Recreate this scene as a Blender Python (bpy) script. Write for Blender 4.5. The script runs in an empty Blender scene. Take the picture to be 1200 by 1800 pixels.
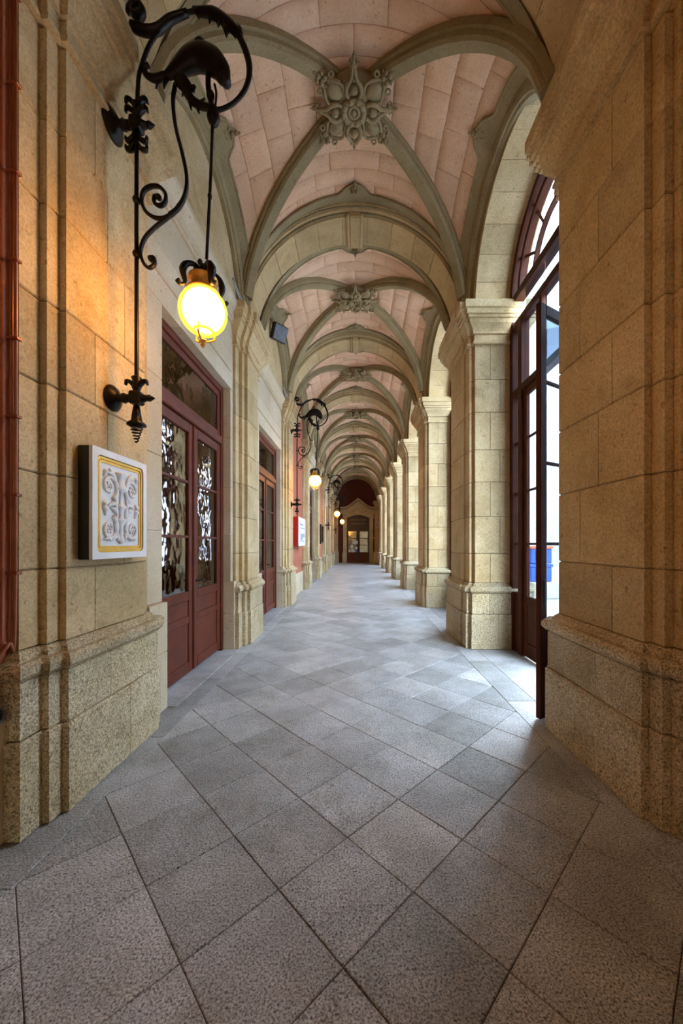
import bpy, math, random
from mathutils import Vector, Matrix
random.seed(11)
PI = math.pi
sc = bpy.context.scene
col = sc.collection

# ------------------------------------------------------------------ camera, sky, exposure
cam_d = bpy.data.cameras.new('camera'); cam = bpy.data.objects.new('camera', cam_d); col.objects.link(cam)
cam.location = (0, 0, 1.5); cam.rotation_euler = (PI/2, 0, 0)
cam_d.sensor_fit = 'AUTO'; cam_d.sensor_width = 36.0; cam_d.lens = 655/1800*36.0
cam_d.shift_x = -27/1800; cam_d.shift_y = 56/1800; cam_d.clip_start = 0.02; cam_d.clip_end = 300
sc.camera = cam
world = bpy.data.worlds.new('world'); sc.world = world; world.use_nodes = True
bg = world.node_tree.nodes['Background']
bg.inputs['Color'].default_value = (0.70, 0.85, 1.0, 1); bg.inputs['Strength'].default_value = 7.0
sc.view_settings.view_transform = 'Standard'; sc.view_settings.look = 'None'
sc.view_settings.gamma = 1.0; sc.view_settings.use_curve_mapping = False
sc.view_settings.exposure = 2.1
sc.cycles.max_bounces = 12; sc.cycles.diffuse_bounces = 5; sc.cycles.glossy_bounces = 4
sc.cycles.transparent_max_bounces = 16
LAMP = 26.0

# ------------------------------------------------------------------ helpers
W = {}
class MB:
    def __init__(s): s.v = []; s.f = []
    def add(s, v, f):
        n = len(s.v); s.v += [tuple(p) for p in v]; s.f += [tuple(i+n for i in q) for q in f]; return s
    def xf(s, M): s.v = [tuple(M @ Vector(p)) for p in s.v]; return s
    def merge(s, o): return s.add(o.v, o.f)
    def build(s, name, mat, parent=None, smooth=False):
        lo = [min(p[i] for p in s.v) for i in range(3)]; hi = [max(p[i] for p in s.v) for i in range(3)]
        c = Vector([(lo[i]+hi[i])/2 for i in range(3)])
        me = bpy.data.meshes.new(name)
        me.from_pydata([(p[0]-c[0], p[1]-c[1], p[2]-c[2]) for p in s.v], [], s.f)
        if smooth: me.polygons.foreach_set('use_smooth', [True]*len(me.polygons))
        me.materials.append(mat); me.update()
        o = bpy.data.objects.new(name, me); col.objects.link(o); o.location = c; W[o] = c
        if parent is not None:
            o.parent = parent; o.matrix_parent_inverse = Matrix.Translation(-W[parent])
        return o
def empty(name, loc, label=None, cat=None, group=None, kind=None):
    o = bpy.data.objects.new(name, None); col.objects.link(o); o.location = loc; W[o] = Vector(loc)
    o.empty_display_size = 0.1
    tag(o, label, cat, group, kind); return o
def tag(o, label=None, cat=None, group=None, kind=None):
    for k, v in (('label', label), ('category', cat), ('group', group), ('kind', kind)):
        if v: o[k] = v
    return o
KIDS = {}
def kids(o): return [c for c in bpy.data.objects if c.parent == o]
def kid_map():
    KIDS.clear()
    for c in bpy.data.objects:
        if c.parent: KIDS.setdefault(c.parent.name, []).append(c)
def copy_tree(o, delta, parent=None, label=None):
    c = o.copy(); col.objects.link(c)
    if parent is None:
        c.location = o.location + Vector(delta)
        if label: c['label'] = label
    else:
        c.parent = parent; c.matrix_parent_inverse = o.matrix_parent_inverse.copy()
    for ch in KIDS.get(o.name, []): copy_tree(ch, delta, c)
    return c

def cbox(x0, x1, y0, y1, z0, z1, ch=0.006):
    lo = (x0, y0, z0); hi = (x1, y1, z1); v = []; idx = {}
    ch = min(ch, (x1-x0)/3, (y1-y0)/3, (z1-z0)/3)
    cs = [(a, b, c) for a in (0, 1) for b in (0, 1) for c in (0, 1)]
    for c in cs:
        for ax in range(3):
            p = []
            for i in range(3):
                q = hi[i] if c[i] else lo[i]
                if i != ax: q += -ch if c[i] else ch
                p.append(q)
            idx[c, ax] = len(v); v.append(p)
    f = []
    for ax in range(3):
        o1, o2 = [i for i in range(3) if i != ax]
        for s in (0, 1):
            ring = []
            for (p, q) in ((0, 0), (1, 0), (1, 1), (0, 1)):
                c = [0, 0, 0]; c[ax] = s; c[o1] = p; c[o2] = q; ring.append(idx[tuple(c), ax])
            f.append(ring)
        for p in (0, 1):
            for q in (0, 1):
                c0 = [0, 0, 0]; c0[o1] = p; c0[o2] = q; c1 = list(c0); c1[ax] = 1
                f.append([idx[tuple(c0), o1], idx[tuple(c1), o1], idx[tuple(c1), o2], idx[tuple(c0), o2]])
    for c in cs: f.append([idx[c, 0], idx[c, 1], idx[c, 2]])
    ctr = Vector(((x0+x1)/2, (y0+y1)/2, (z0+z1)/2)); out = []
    for q in f:
        a, b, c = (Vector(v[i]) for i in q[:3])
        m = sum((Vector(v[i]) for i in q), Vector())/len(q)
        out.append(q if (b-a).cross(c-a).dot(m-ctr) > 0 else q[::-1])
    m = MB(); m.add(v, out); return m
def box(*a): return cbox(*a, ch=0.0008)

def loft(rings, cap0=True, cap1=True, closed=False):
    m = MB(); n = len(rings[0]); v = [p for r in rings for p in r]; f = []
    R_ = len(rings)
    for k in range(R_ if closed else R_-1):
        k2 = (k+1) % R_
        for i in range(n):
            j = (i+1) % n; f.append((k*n+i, k*n+j, k2*n+j, k2*n+i))
    if cap0 and not closed: f.append(tuple(range(n-1, -1, -1)))
    if cap1 and not closed: f.append(tuple((R_-1)*n+i for i in range(n)))
    m.add(v, f); return m
def offset_poly(p, d):
    n = len(p); out = []
    for i in range(n):
        a, b, c = p[i-1], p[i], p[(i+1) % n]
        e1 = Vector((b[0]-a[0], b[1]-a[1])).normalized(); e2 = Vector((c[0]-b[0], c[1]-b[1])).normalized()
        n1 = Vector((e1.y, -e1.x)); n2 = Vector((e2.y, -e2.x)); k = 1+n1.dot(n2)
        if k < 0.15: k = 0.15
        q = Vector(b)+(n1+n2)*(d/k); out.append((q.x, q.y))
    return out
def clip(p, nx, ny, d):
    out = []; n = len(p)
    for i in range(n):
        a, b = p[i], p[(i+1) % n]; da = nx*a[0]+ny*a[1]-d; db = nx*b[0]+ny*b[1]-d
        if da <= 0: out.append(a)
        if (da < 0 < db) or (db < 0 < da):
            t = da/(da-db); out.append((a[0]+(b[0]-a[0])*t, a[1]+(b[1]-a[1])*t))
    r = []
    for q in out:
        if not r or (abs(q[0]-r[-1][0])+abs(q[1]-r[-1][1])) > 1e-5: r.append(q)
    if len(r) > 1 and abs(r[0][0]-r[-1][0])+abs(r[0][1]-r[-1][1]) < 1e-5: r.pop()
    return r
def moulding(poly, prof):
    return loft([[(x, y, z) for x, y in offset_poly(poly, o)] for o, z in prof])
def prism(poly, z0, z1, gap=0.003, ch=0.006):
    return moulding(poly, [(-gap-ch, z0+gap), (-gap, z0+gap+ch), (-gap, z1-gap-ch), (-gap-ch, z1-gap)])
def sweep(path, A, B, prof, closed=False):
    return loft([[Vector(p)+a*u+b*w for u, w in prof] for p, a, b in zip(path, A, B)], closed=closed)
def catmull(pts, n=6):
    pts = [Vector(p) for p in pts]; out = []
    P = [pts[0]*2-pts[1]]+pts+[pts[-1]*2-pts[-2]]
    for i in range(1, len(P)-2):
        a, b, c, d = P[i-1:i+3]
        for k in range(n):
            t = k/n
            out.append(0.5*((2*b)+(c-a)*t+(2*a-5*b+4*c-d)*t*t+(3*b-a-3*c+d)*t**3))
    out.append(pts[-1]); return out
def tube(path, r, seg=8, flat=1.0, ref=(0, 1, 0)):
    path = [Vector(p) for p in path]; n = len(path); rings = []; ref = Vector(ref)
    for i, p in enumerate(path):
        t = (path[min(i+1, n-1)]-path[max(i-1, 0)]).normalized()
        a = t.cross(ref)
        if a.length < 1e-3: a = t.cross(Vector((0.3, 0.2, 1)))
        a.normalize(); b = a.cross(t)
        if isinstance(r, (list, tuple)):
            x = i/(n-1)*(len(r)-1); k = min(int(x), len(r)-2); rr = r[k]+(r[k+1]-r[k])*(x-k)
        else: rr = r
        rings.append([p+a*(math.cos(q)*rr)+b*(math.sin(q)*rr*flat) for q in (2*PI*j/seg for j in range(seg))])
    return loft(rings)
def lathe(prof, seg=20, M=None):
    m = loft([[(r*math.cos(2*PI*j/seg), r*math.sin(2*PI*j/seg), z) for j in range(seg)] for r, z in prof])
    return m.xf(M) if M else m
def ell(c, r, seg=10, rg=6):
    prof = [(max(1e-4, math.sin(PI*k/rg)), -math.cos(PI*k/rg)) for k in range(rg+1)]
    return lathe(prof, seg, Matrix.Translation(c) @ Matrix.Diagonal((r[0], r[1], r[2], 1)))
def torus(R0, r, M, seg=20, s2=8):
    path = [Vector((R0*math.cos(2*PI*i/seg), R0*math.sin(2*PI*i/seg), 0)) for i in range(seg)]
    A = [p.normalized() for p in path]; B = [Vector((0, 0, 1))]*seg
    return sweep(path, A, B, [(r*math.cos(2*PI*j/s2), r*math.sin(2*PI*j/s2)) for j in range(s2)], closed=True).xf(M)
def slab(P, N, ns, nt, lift, depth, g0=0.0, g1=0.0, ins=0.0):
    """curved slab: P(a,b) in [0,1]^2, N(a,b) visible normal; inset fractions g0,g1"""
    m = MB(); v = []; f = []
    def pt(i, j, extra, h):
        a = (g0+extra*g0)+(1-2*(g0+extra*g0))*i/ns; b = (g1+extra*g1)+(1-2*(g1+extra*g1))*j/nt
        return P(a, b)+N(a, b)*h
    for i in range(ns+1):
        for j in range(nt+1): v.append(pt(i, j, 1.0 if ins else 0.0, lift))
    I = lambda i, j: i*(nt+1)+j
    for i in range(ns):
        for j in range(nt): f.append((I(i, j), I(i+1, j), I(i+1, j+1), I(i, j+1)))
    ring = [(i, 0) for i in range(ns)]+[(ns, j) for j in range(nt)]+[(i, nt) for i in range(ns, 0, -1)]+[(0, j) for j in range(nt, 0, -1)]
    b0 = len(v)
    hs = [lift-ins, lift-depth] if ins else [lift-depth]
    for h in hs:
        for (i, j) in ring: v.append(pt(i, j, 0.0, h))
    n = len(ring); prev = [I(i, j) for i, j in ring]
    for k in range(len(hs)):
        cur = [b0+k*n+q for q in range(n)]
        for q in range(n):
            w = (q+1) % n; f.append((prev[w], prev[q], cur[q], cur[w]))
        prev = cur
    a, b, c = (Vector(v[q]) for q in f[0][:3])
    if (b-a).cross(c-a).dot(N(0.5, 0.5)) < 0: f = [q[::-1] for q in f]
    m.add(v, f); return m
def spiral(c, r0, r1, a0, turns, n=26, plane='xz'):
    out = []
    for i in range(n+1):
        t = i/n; r = r0+(r1-r0)*t; a = a0+turns*2*PI*t
        if plane == 'xz': out.append((c[0]+r*math.cos(a), c[1], c[2]+r*math.sin(a)))
        else: out.append((c[0], c[1]+r*math.cos(a), c[2]+r*math.sin(a)))
    return out
def lerp(a, b, t): return a+(b-a)*t

# ------------------------------------------------------------------ materials
def nodes(name):
    m = bpy.data.materials.new(name); m.use_nodes = True; nt = m.node_tree
    return m, nt, nt.nodes['Principled BSDF']
def N(nt, t, **kw):
    n = nt.nodes.new(t)
    for k, v in kw.items(): setattr(n, k, v)
    return n
def noise(nt, vec, scale, detail=4, rough=0.6):
    n = N(nt, 'ShaderNodeTexNoise'); n.inputs['Scale'].default_value = scale
    n.inputs['Detail'].default_value = detail; n.inputs['Roughness'].default_value = rough
    nt.links.new(vec, n.inputs['Vector']); return n.outputs['Fac']
def ramp(nt, fac, stops):
    r = N(nt, 'ShaderNodeValToRGB'); el = r.color_ramp.elements
    while len(el) < len(stops): el.new(0.5)
    for e, (p, c) in zip(el, stops): e.position = p; e.color = c if len(c) == 4 else (*c, 1)
    nt.links.new(fac, r.inputs['Fac']); return r.outputs['Color']
def mixc(nt, a, b, fac, mode='MIX'):
    n = N(nt, 'ShaderNodeMix', data_type='RGBA', blend_type=mode)
    for k, s in ((0, fac), (6, a), (7, b)):
        if hasattr(s, 'is_output'): nt.links.new(s, n.inputs[k])
        elif k == 0: n.inputs[0].default_value = s
        else: n.inputs[k].default_value = (*s, 1)
    return n.outputs[2]
def stone(name, c1, c2, stain=None, speck=0.3, sscale=70, rough=0.8, bump=0.25, vary=0.25, big=1.3, grid=None):
    m, nt, b = nodes(name); pos = N(nt, 'ShaderNodeNewGeometry').outputs['Position']
    c = mixc(nt, c1, c2, ramp(nt, noise(nt, pos, big, 5, 0.65), [(0.35, (0, 0, 0)), (0.65, (1, 1, 1))]))
    if stain: c = mixc(nt, c, stain, ramp(nt, noise(nt, pos, 3.1, 6, 0.7), [(0.5, (0, 0, 0)), (0.78, (0.8, 0.8, 0.8))]))
    fine = noise(nt, pos, sscale, 3, 0.7)
    c = mixc(nt, c, ramp(nt, fine, [(0.32, (1-speck*1.4,)*3), (0.5, (1, 1, 1)), (0.68, (1+speck,)*3)]), 1.0, 'MULTIPLY')
    pit = noise(nt, pos, 24, 2, 0.5)
    c = mixc(nt, c, ramp(nt, pit, [(0.26, (0.55, 0.5, 0.42)), (0.34, (1, 1, 1))]), 0.8, 'MULTIPLY')
    if vary:
        oi = N(nt, 'ShaderNodeObjectInfo').outputs['Random']
        c = mixc(nt, c, ramp(nt, oi, [(0.0, (1-vary, 1-vary, 1-vary*1.1)), (0.5, (1, 1, 1)), (1.0, (1+vary*0.6, 1+vary*0.5, 1+vary*0.35))]), 1.0, 'MULTIPLY')
    if grid:
        mp = N(nt, 'ShaderNodeMapping'); mp.inputs['Rotation'].default_value = (0, 0, PI/4)
        nt.links.new(pos, mp.inputs['Vector'])
        br = N(nt, 'ShaderNodeTexBrick', offset=0.0, squash=1.0)
        br.inputs['Scale'].default_value = 1.0; br.inputs['Brick Width'].default_value = grid; br.inputs['Row Height'].default_value = grid
        br.inputs['Mortar Size'].default_value = 0.006; br.inputs['Color1'].default_value = (0.85, 0.85, 0.85, 1)
        br.inputs['Color2'].default_value = (1.1, 1.1, 1.1, 1); br.inputs['Mortar'].default_value = (0.35, 0.33, 0.3, 1)
        nt.links.new(mp.outputs[0], br.inputs['Vector'])
        c = mixc(nt, c, br.outputs['Color'], 1.0, 'MULTIPLY')
    nt.links.new(c, b.inputs['Base Color']); b.inputs['Roughness'].default_value = rough
    bp = N(nt, 'ShaderNodeBump'); bp.inputs['Strength'].default_value = bump; bp.inputs['Distance'].default_value = 0.012
    h = N(nt, 'ShaderNodeMath', operation='ADD'); nt.links.new(fine, h.inputs[0]); nt.links.new(pit, h.inputs[1])
    nt.links.new(h.outputs[0], bp.inputs['Height']); nt.links.new(bp.outputs[0], b.inputs['Normal'])
    return m
def plain(name, c, rough=0.5, metal=0.0, var=0.15, scale=8, bump=0.0, spec=0.5):
    m, nt, b = nodes(name); pos = N(nt, 'ShaderNodeNewGeometry').outputs['Position']
    f = noise(nt, pos, scale, 4, 0.6)
    k = tuple(x*(1-var) for x in c); k2 = tuple(min(1, x*(1+var)) for x in c)
    nt.links.new(mixc(nt, k, k2, ramp(nt, f, [(0.3, (0, 0, 0)), (0.7, (1, 1, 1))])), b.inputs['Base Color'])
    b.inputs['Roughness'].default_value = rough; b.inputs['Metallic'].default_value = metal; b.inputs['Specular IOR Level'].default_value = spec
    if bump:
        bp = N(nt, 'ShaderNodeBump'); bp.inputs['Strength'].default_value = bump; bp.inputs['Distance'].default_value = 0.01
        nt.links.new(f, bp.inputs['Height']); nt.links.new(bp.outputs[0], b.inputs['Normal'])
    return m
def glass(name, tint, gloss, bump=0.0, rough=0.0):
    m = bpy.data.materials.new(name); m.use_nodes = True; nt = m.node_tree; nt.nodes.clear()
    out = N(nt, 'ShaderNodeOutputMaterial'); mx = N(nt, 'ShaderNodeMixShader'); mx.inputs[0].default_value = gloss
    t = N(nt, 'ShaderNodeBsdfTransparent'); t.inputs['Color'].default_value = (*tint, 1)
    g = N(nt, 'ShaderNodeBsdfGlossy'); g.inputs['Roughness'].default_value = rough
    if bump:
        pos = N(nt, 'ShaderNodeNewGeometry').outputs['Position']; f = noise(nt, pos, 5, 2, 0.5)
        bp = N(nt, 'ShaderNodeBump'); bp.inputs['Strength'].default_value = bump; bp.inputs['Distance'].default_value = 0.03
        nt.links.new(f, bp.inputs['Height']); nt.links.new(bp.outputs[0], g.inputs['Normal'])
    nt.links.new(t.outputs[0], mx.inputs[1]); nt.links.new(g.outputs[0], mx.inputs[2]); nt.links.new(mx.outputs[0], out.inputs[0])
    return m
def emit(name, c, s):
    m = bpy.data.materials.new(name); m.use_nodes = True; nt = m.node_tree; nt.nodes.clear()
    out = N(nt, 'ShaderNodeOutputMaterial'); e = N(nt, 'ShaderNodeEmission'); e.inputs[0].default_value = (*c, 1); e.inputs[1].default_value = s
    nt.links.new(e.outputs[0], out.inputs[0]); return m
def shell(name, c, s, mixf):
    m = bpy.data.materials.new(name); m.use_nodes = True; nt = m.node_tree; nt.nodes.clear()
    out = N(nt, 'ShaderNodeOutputMaterial'); e = N(nt, 'ShaderNodeEmission'); e.inputs[0].default_value = (*c, 1); e.inputs[1].default_value = s
    t = N(nt, 'ShaderNodeBsdfTransparent'); mx = N(nt, 'ShaderNodeMixShader'); mx.inputs[0].default_value = mixf
    nt.links.new(t.outputs[0], mx.inputs[1]); nt.links.new(e.outputs[0], mx.inputs[2]); nt.links.new(mx.outputs[0], out.inputs[0])
    return m
SAND = stone('sandstone', (0.46, 0.33, 0.155), (0.60, 0.47, 0.27), (0.30, 0.195, 0.075), 0.2, 70, vary=0.16)
PLINTH = stone('plinth_granite', (0.44, 0.34, 0.18), (0.58, 0.49, 0.33), (0.28, 0.205, 0.10), 0.6, 90, bump=0.6, vary=0.14)
PALE = stone('pale_stone', (0.51, 0.42, 0.28), (0.62, 0.54, 0.40), (0.48, 0.38, 0.25), 0.12, 80, vary=0.1)
PIER = stone('pier_sandstone', (0.46, 0.32, 0.13), (0.60, 0.45, 0.22), (0.30, 0.19, 0.065), 0.24, 60, bump=0.5, vary=0.18)
MORTAR = stone('mortar', (0.22, 0.16, 0.09), (0.30, 0.22, 0.13), None, 0.2, 60, vary=0)
WEB = stone('vault_brick', (0.68, 0.41, 0.25), (0.76, 0.51, 0.34), (0.62, 0.37, 0.20), 0.08, 40, bump=0.12, vary=0.1)
WEBJ = stone('vault_joint', (0.40, 0.17, 0.08), (0.44, 0.29, 0.18), None, 0.1, 60, vary=0)
OLIVE = stone('rib_stone', (0.25, 0.19, 0.09), (0.32, 0.25, 0.13), (0.15, 0.105, 0.045), 0.15, 60, bump=0.2, vary=0.06)
SOFFIT = stone('arch_stone', (0.42, 0.29, 0.13), (0.54, 0.40, 0.20), (0.29, 0.19, 0.075), 0.14, 60, vary=0.14)
GRANITE = stone('floor_granite', (0.29, 0.30, 0.315), (0.46, 0.475, 0.50), (0.21, 0.195, 0.165), 0.75, 120, rough=0.40, bump=0.25, vary=0.26, big=2.2)
GRANITE_FAR = stone('floor_granite_far', (0.36, 0.37, 0.385), (0.46, 0.475, 0.50), (0.28, 0.24, 0.19), 0.4, 45, rough=0.38, bump=0.15, vary=0, big=0.9, grid=0.405)
JOINT = stone('floor_joint', (0.17, 0.15, 0.12), (0.24, 0.21, 0.17), None, 0.2, 60, vary=0)
RED = stone('red_plaster', (0.40, 0.11, 0.055), (0.46, 0.14, 0.075), (0.50, 0.21, 0.13), 0.08, 40, bump=0.15, vary=0)
SHADERED = stone('shaded_red_plaster', (0.085, 0.012, 0.008), (0.11, 0.018, 0.011), None, 0.08, 40, vary=0)  # red plaster deepened so its colour carries the end wall shade
WOOD = plain('red_brown_timber', (0.115, 0.024, 0.010), 0.5, 0, 0.25, 6, spec=0.25)
WOOD2 = plain('frame_timber', (0.065, 0.015, 0.005), 0.55, 0, 0.25, 6, spec=0.15)
DARKWOOD = plain('dark_timber', (0.035, 0.012, 0.008), 0.4, 0, 0.25, 6)
IRON = plain('wrought_iron', (0.018, 0.016, 0.016), 0.38, 0.75, 0.3, 20)
LITBRONZE = plain('lit_lantern_bronze', (0.70, 0.36, 0.07), 0.4, 0.35, 0.3, 20)  # bright orange base stands for the globe light falling on the metal
BLACK = plain('black_metal', (0.012, 0.014, 0.014), 0.35, 0.2, 0.2, 10)
MARBLE = plain('white_marble', (0.74, 0.75, 0.76), 0.35, 0, 0.06, 5)
GOLD = plain('gilding', (0.72, 0.43, 0.07), 0.32, 0.65, 0.15, 14)
COPPER = plain('painted_pipe', (0.30, 0.10, 0.05), 0.3, 0.4, 0.2, 14)
CABLE = plain('grey_cable', (0.5, 0.5, 0.5), 0.5, 0, 0.1, 14)
REDBOX = plain('red_enamel', (0.42, 0.01, 0.012), 0.35, 0, 0.08, 6)
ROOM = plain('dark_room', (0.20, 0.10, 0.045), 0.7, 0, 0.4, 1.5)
CURTAIN = plain('curtain_cloth', (0.34, 0.26, 0.18), 0.8, 0, 0.3, 3)
PAPER = plain('paper', (0.75, 0.77, 0.8), 0.6, 0, 0.08, 30)
PRINT = plain('printed_ink', (0.30, 0.36, 0.46), 0.6, 0, 0.3, 18)
BLUE = plain('blue_plastic', (0.02, 0.09, 0.55), 0.4, 0, 0.1, 6)
ORANGE = plain('orange_plastic', (0.75, 0.12, 0.03), 0.4, 0, 0.1, 6)
FACADE = stone('pale_facade', (0.36, 0.37, 0.40), (0.46, 0.47, 0.50), (0.48, 0.40, 0.32), 0.05, 20, vary=0)
PAVE = stone('street_paving', (0.40, 0.41, 0.43), (0.46, 0.47, 0.49), None, 0.15, 30, vary=0)
GLASS = glass('window_glass', (0.93, 0.95, 0.98), 0.08)
DIMGLASS = glass('dimming_grey_glass', (0.46, 0.50, 0.54), 0.05)  # grey tint put in to dim the bright outdoors seen through it
DGLASS = glass('door_glass', (0.62, 0.55, 0.46), 0.26, 0.16)
GLOBE = emit('lamp_glow', (1.0, 0.43, 0.075), LAMP)
SHELL = shell('lamp_globe_glass', (1.0, 0.80, 0.03), 0.85, 0.6)
LETTER = plain('dull_gold_letter', (0.22, 0.14, 0.06), 0.5, 0.3, 0.15, 14)
WARMBULB = emit('warm_bulb', (1.0, 0.75, 0.4), 5)

# ------------------------------------------------------------------ plan constants
ZS = 4.90
XL, XR = -1.675, 1.610
XC, AV = (XL+XR)/2, 1.672
RA = (XR-XL)/2
SP = 3.45
C2 = 5.95
def cen(k): return C2+SP*(k-2)
YEND = 29.68
ORD = ['nearest', 'second', 'third', 'fourth', 'fifth', 'sixth', 'seventh', 'eighth']

# ------------------------------------------------------------------ floor
floor = empty('floor', (0, 10, 0), 'grey granite flagstones laid diagonally along the arcade', None, None, 'structure')
box(-2.3, 2.75, -8.2, 30.2, -0.2, -0.010).build('mortar_bed', JOINT, floor)
TF = 8.9
box(-1.5, 1.43, TF, YEND, -0.1, 0.0).build('far_paving', GRANITE_FAR, floor)
T = 0.408; ang = math.radians(44.4); ca, sa = math.cos(ang), math.sin(ang)
def tile(poly, dz=None, g=0.0016, name='flagstone'):
    if len(poly) < 3: return
    ar = abs(sum(poly[i][0]*poly[(i+1) % len(poly)][1]-poly[(i+1) % len(poly)][0]*poly[i][1] for i in range(len(poly))))/2
    if ar < 0.004: return
    dz = random.uniform(-0.0015, 0.0015) if dz is None else dz
    m = moulding(poly, [(-g, -0.05), (-g, dz-0.003), (-g-0.003, dz)])
    m.build(name, GRANITE, floor)
ox, oy = -0.048, 1.32      # a joint crossing measured in the photograph
for i in range(-16, 24):
    for j in range(-20, 22):
        q = []
        for (a, b) in ((0, 0), (1, 0), (1, 1), (0, 1)):
            s, t = (i+a)*T, (j+b)*T*1.022
            q.append((ox+s*ca-t*sa, oy+s*sa+t*ca))
        for (nx, ny, d) in ((-1, 0, 1.5), (1, 0, 1.43), (0, -1, 0.2), (0, 1, TF)):
            q = clip(q, nx, ny, d)
            if len(q) < 3: break
        if len(q) >= 3: tile(q)
box(-2.0, 1.8, -8.0, -0.2, -0.1, 0.0).build('rear_paving', GRANITE_FAR, floor)
y = 0.2
while y < YEND:
    L = random.uniform(0.9, 1.5)
    if y < 13: tile([(-1.95, y), (-1.5, y), (-1.5, y+L), (-1.95, y+L)], name='border_stone')
    y += L
box(-1.95, -1.5, y if y < 13.0 else 13.0, YEND, -0.1, 0.0).build('border_paving', GRANITE_FAR, floor)
y = 0.3
while y < 13:
    L = random.uniform(0.8, 1.3); tile([(1.43, y), (1.70, y), (1.70, y+L), (1.43, y+L)], name='border_stone')
    L2 = L/2
    for e in (0, 1): tile([(1.70, y+e*L2), (2.2, y+e*L2), (2.2, y+e*L2+L2), (1.70, y+e*L2+L2)], name='threshold_stone')
    y += L
box(1.43, 2.2, y, YEND, -0.1, 0.0).build('border_paving', GRANITE_FAR, floor)
tag(box(2.2, 40, -25, 60, -0.3, -0.03).build('street_pavement', PAVE), 'pale grey street paving outside the glazed arches', None, None, 'structure')

# ------------------------------------------------------------------ piers and pilasters
CAP = [(0, 4.36), (0.03, 4.362), (0.034, 4.38), (0.03, 4.40), (0.012, 4.405), (0.012, 4.50), (0.034, 4.505), (0.034, 4.53), (0.045, 4.56), (0.07, 4.60), (0.095, 4.63),
       (0.105, 4.66), (0.105, 4.68), (0.13, 4.685), (0.13, 4.72), (0.155, 4.725), (0.158, 4.79), (0.185, 4.80), (0.185, 4.90)]
BASE = [(0.055, 0.80), (0.07, 0.805), (0.092, 0.83), (0.092, 0.865), (0.07, 0.89), (0.035, 0.895), (0.03, 0.915), (0.01, 0.93), (0, 0.94)]
def plan(s, xm, d1, d2, xo, ys):
    n0, a, m0, m1, b, n1 = ys
    xs, xb = xm+s*d1, xm+s*d2
    p = [(xo, n0), (xo, n1), (xb, n1), (xb, b), (xs, b), (xs, m1), (xm, m1), (xm, m0), (xs, m0), (xs, a), (xb, a), (xb, n0)]
    return p if s > 0 else p[::-1]
def pier(name, s, xm, d1, d2, xo, ys, mat, label, cat, detail=True):
    P = plan(s, xm, d1, d2, xo, ys); n0, a, m0, m1, b, n1 = ys
    root = empty(name, (xm, (n0+n1)/2, 0), label, cat)
    moulding(P, [(-0.014, 0.02), (-0.014, ZS-0.05)]).build('core', MORTAR, root)
    zs = [0.94]; k = 0
    hs = [0.42, 0.53, 0.5, 0.46, 0.54, 0.47, 0.5]
    for h in hs: zs.append(zs[-1]+h)
    zs[-1] = 4.365
    for k in range(len(hs)):
        ysp = lerp(m0, m1, (0.3, 0.68, 0.45)[k % 3]); xsp = xm+s*(d2+(0.22, 0.36)[k % 2])
        if s > 0:
            inner = clip(P, 1, 0, xsp); outer = clip(P, -1, 0, -xsp)
            parts = [clip(inner, 0, 1, ysp), clip(inner, 0, -1, -ysp), outer]
        else: parts = [clip(P, 0, 1, ysp), clip(P, 0, -1, -ysp)]
        for q in parts:
            if len(q) > 2: prism(q, zs[k], zs[k+1], 0.003, 0.007).build('stone_block', mat, root)
    for (z0, z1, o, f) in ((0.0, 0.5, 0.072, 0.62), (0.5, 0.80, 0.058, 0.38)):
        Q = offset_poly(P, o); ysp = lerp(m0, m1, f); xsp = xm+s*(d2+f*0.5)
        if s > 0:
            inner = clip(Q, 1, 0, xsp); parts = [clip(inner, 0, 1, ysp), clip(inner, 0, -1, -ysp), clip(Q, -1, 0, -xsp)]
        else: parts = [clip(Q, 0, 1, ysp), clip(Q, 0, -1, -ysp)]
        for q in parts: prism(q, z0-0.002, z1, 0.002, 0.009).build('plinth_block', PLINTH, root)
    moulding(P, BASE).build('base_moulding', PLINTH, root)
    moulding(P, CAP).build('capital', mat, root)
    return root
rp = (0.04, 0.085)
pier('stone_pier', 1, XR, 0.04, 0.085, 2.42, (1.95, 2.0, 2.09, 2.98, 3.03, 3.08), PIER, 'wide golden stone pier nearest the camera, filling the right edge', 'pillar')
c = C2
pier2 = pier('stone_pier', 1, XR, 0.025, 0.085, 2.42, (c-.6, c-.53, c-.33, c+.33, c+.53, c+.6), SAND, 'second stone pier on the right, just beyond the open glazed door', 'pillar')
pier('wall_pilaster', -1, XL, 0.037, 0.075, -2.0, (1.93, 2.06, 2.15, 2.95, 3.04, 3.12), SAND, 'wide stone pilaster at left carrying the marble plaque and nearest lamp', 'pilaster')
pil2 = pier('wall_pilaster', -1, XL+.02, 0.045, 0.09, -2.0, (c-.58, c-.42, c-.30, c+.30, c+.42, c+.58), SAND, 'stone pilaster on the left between the nearest and second timber doors', 'pilaster')

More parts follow.
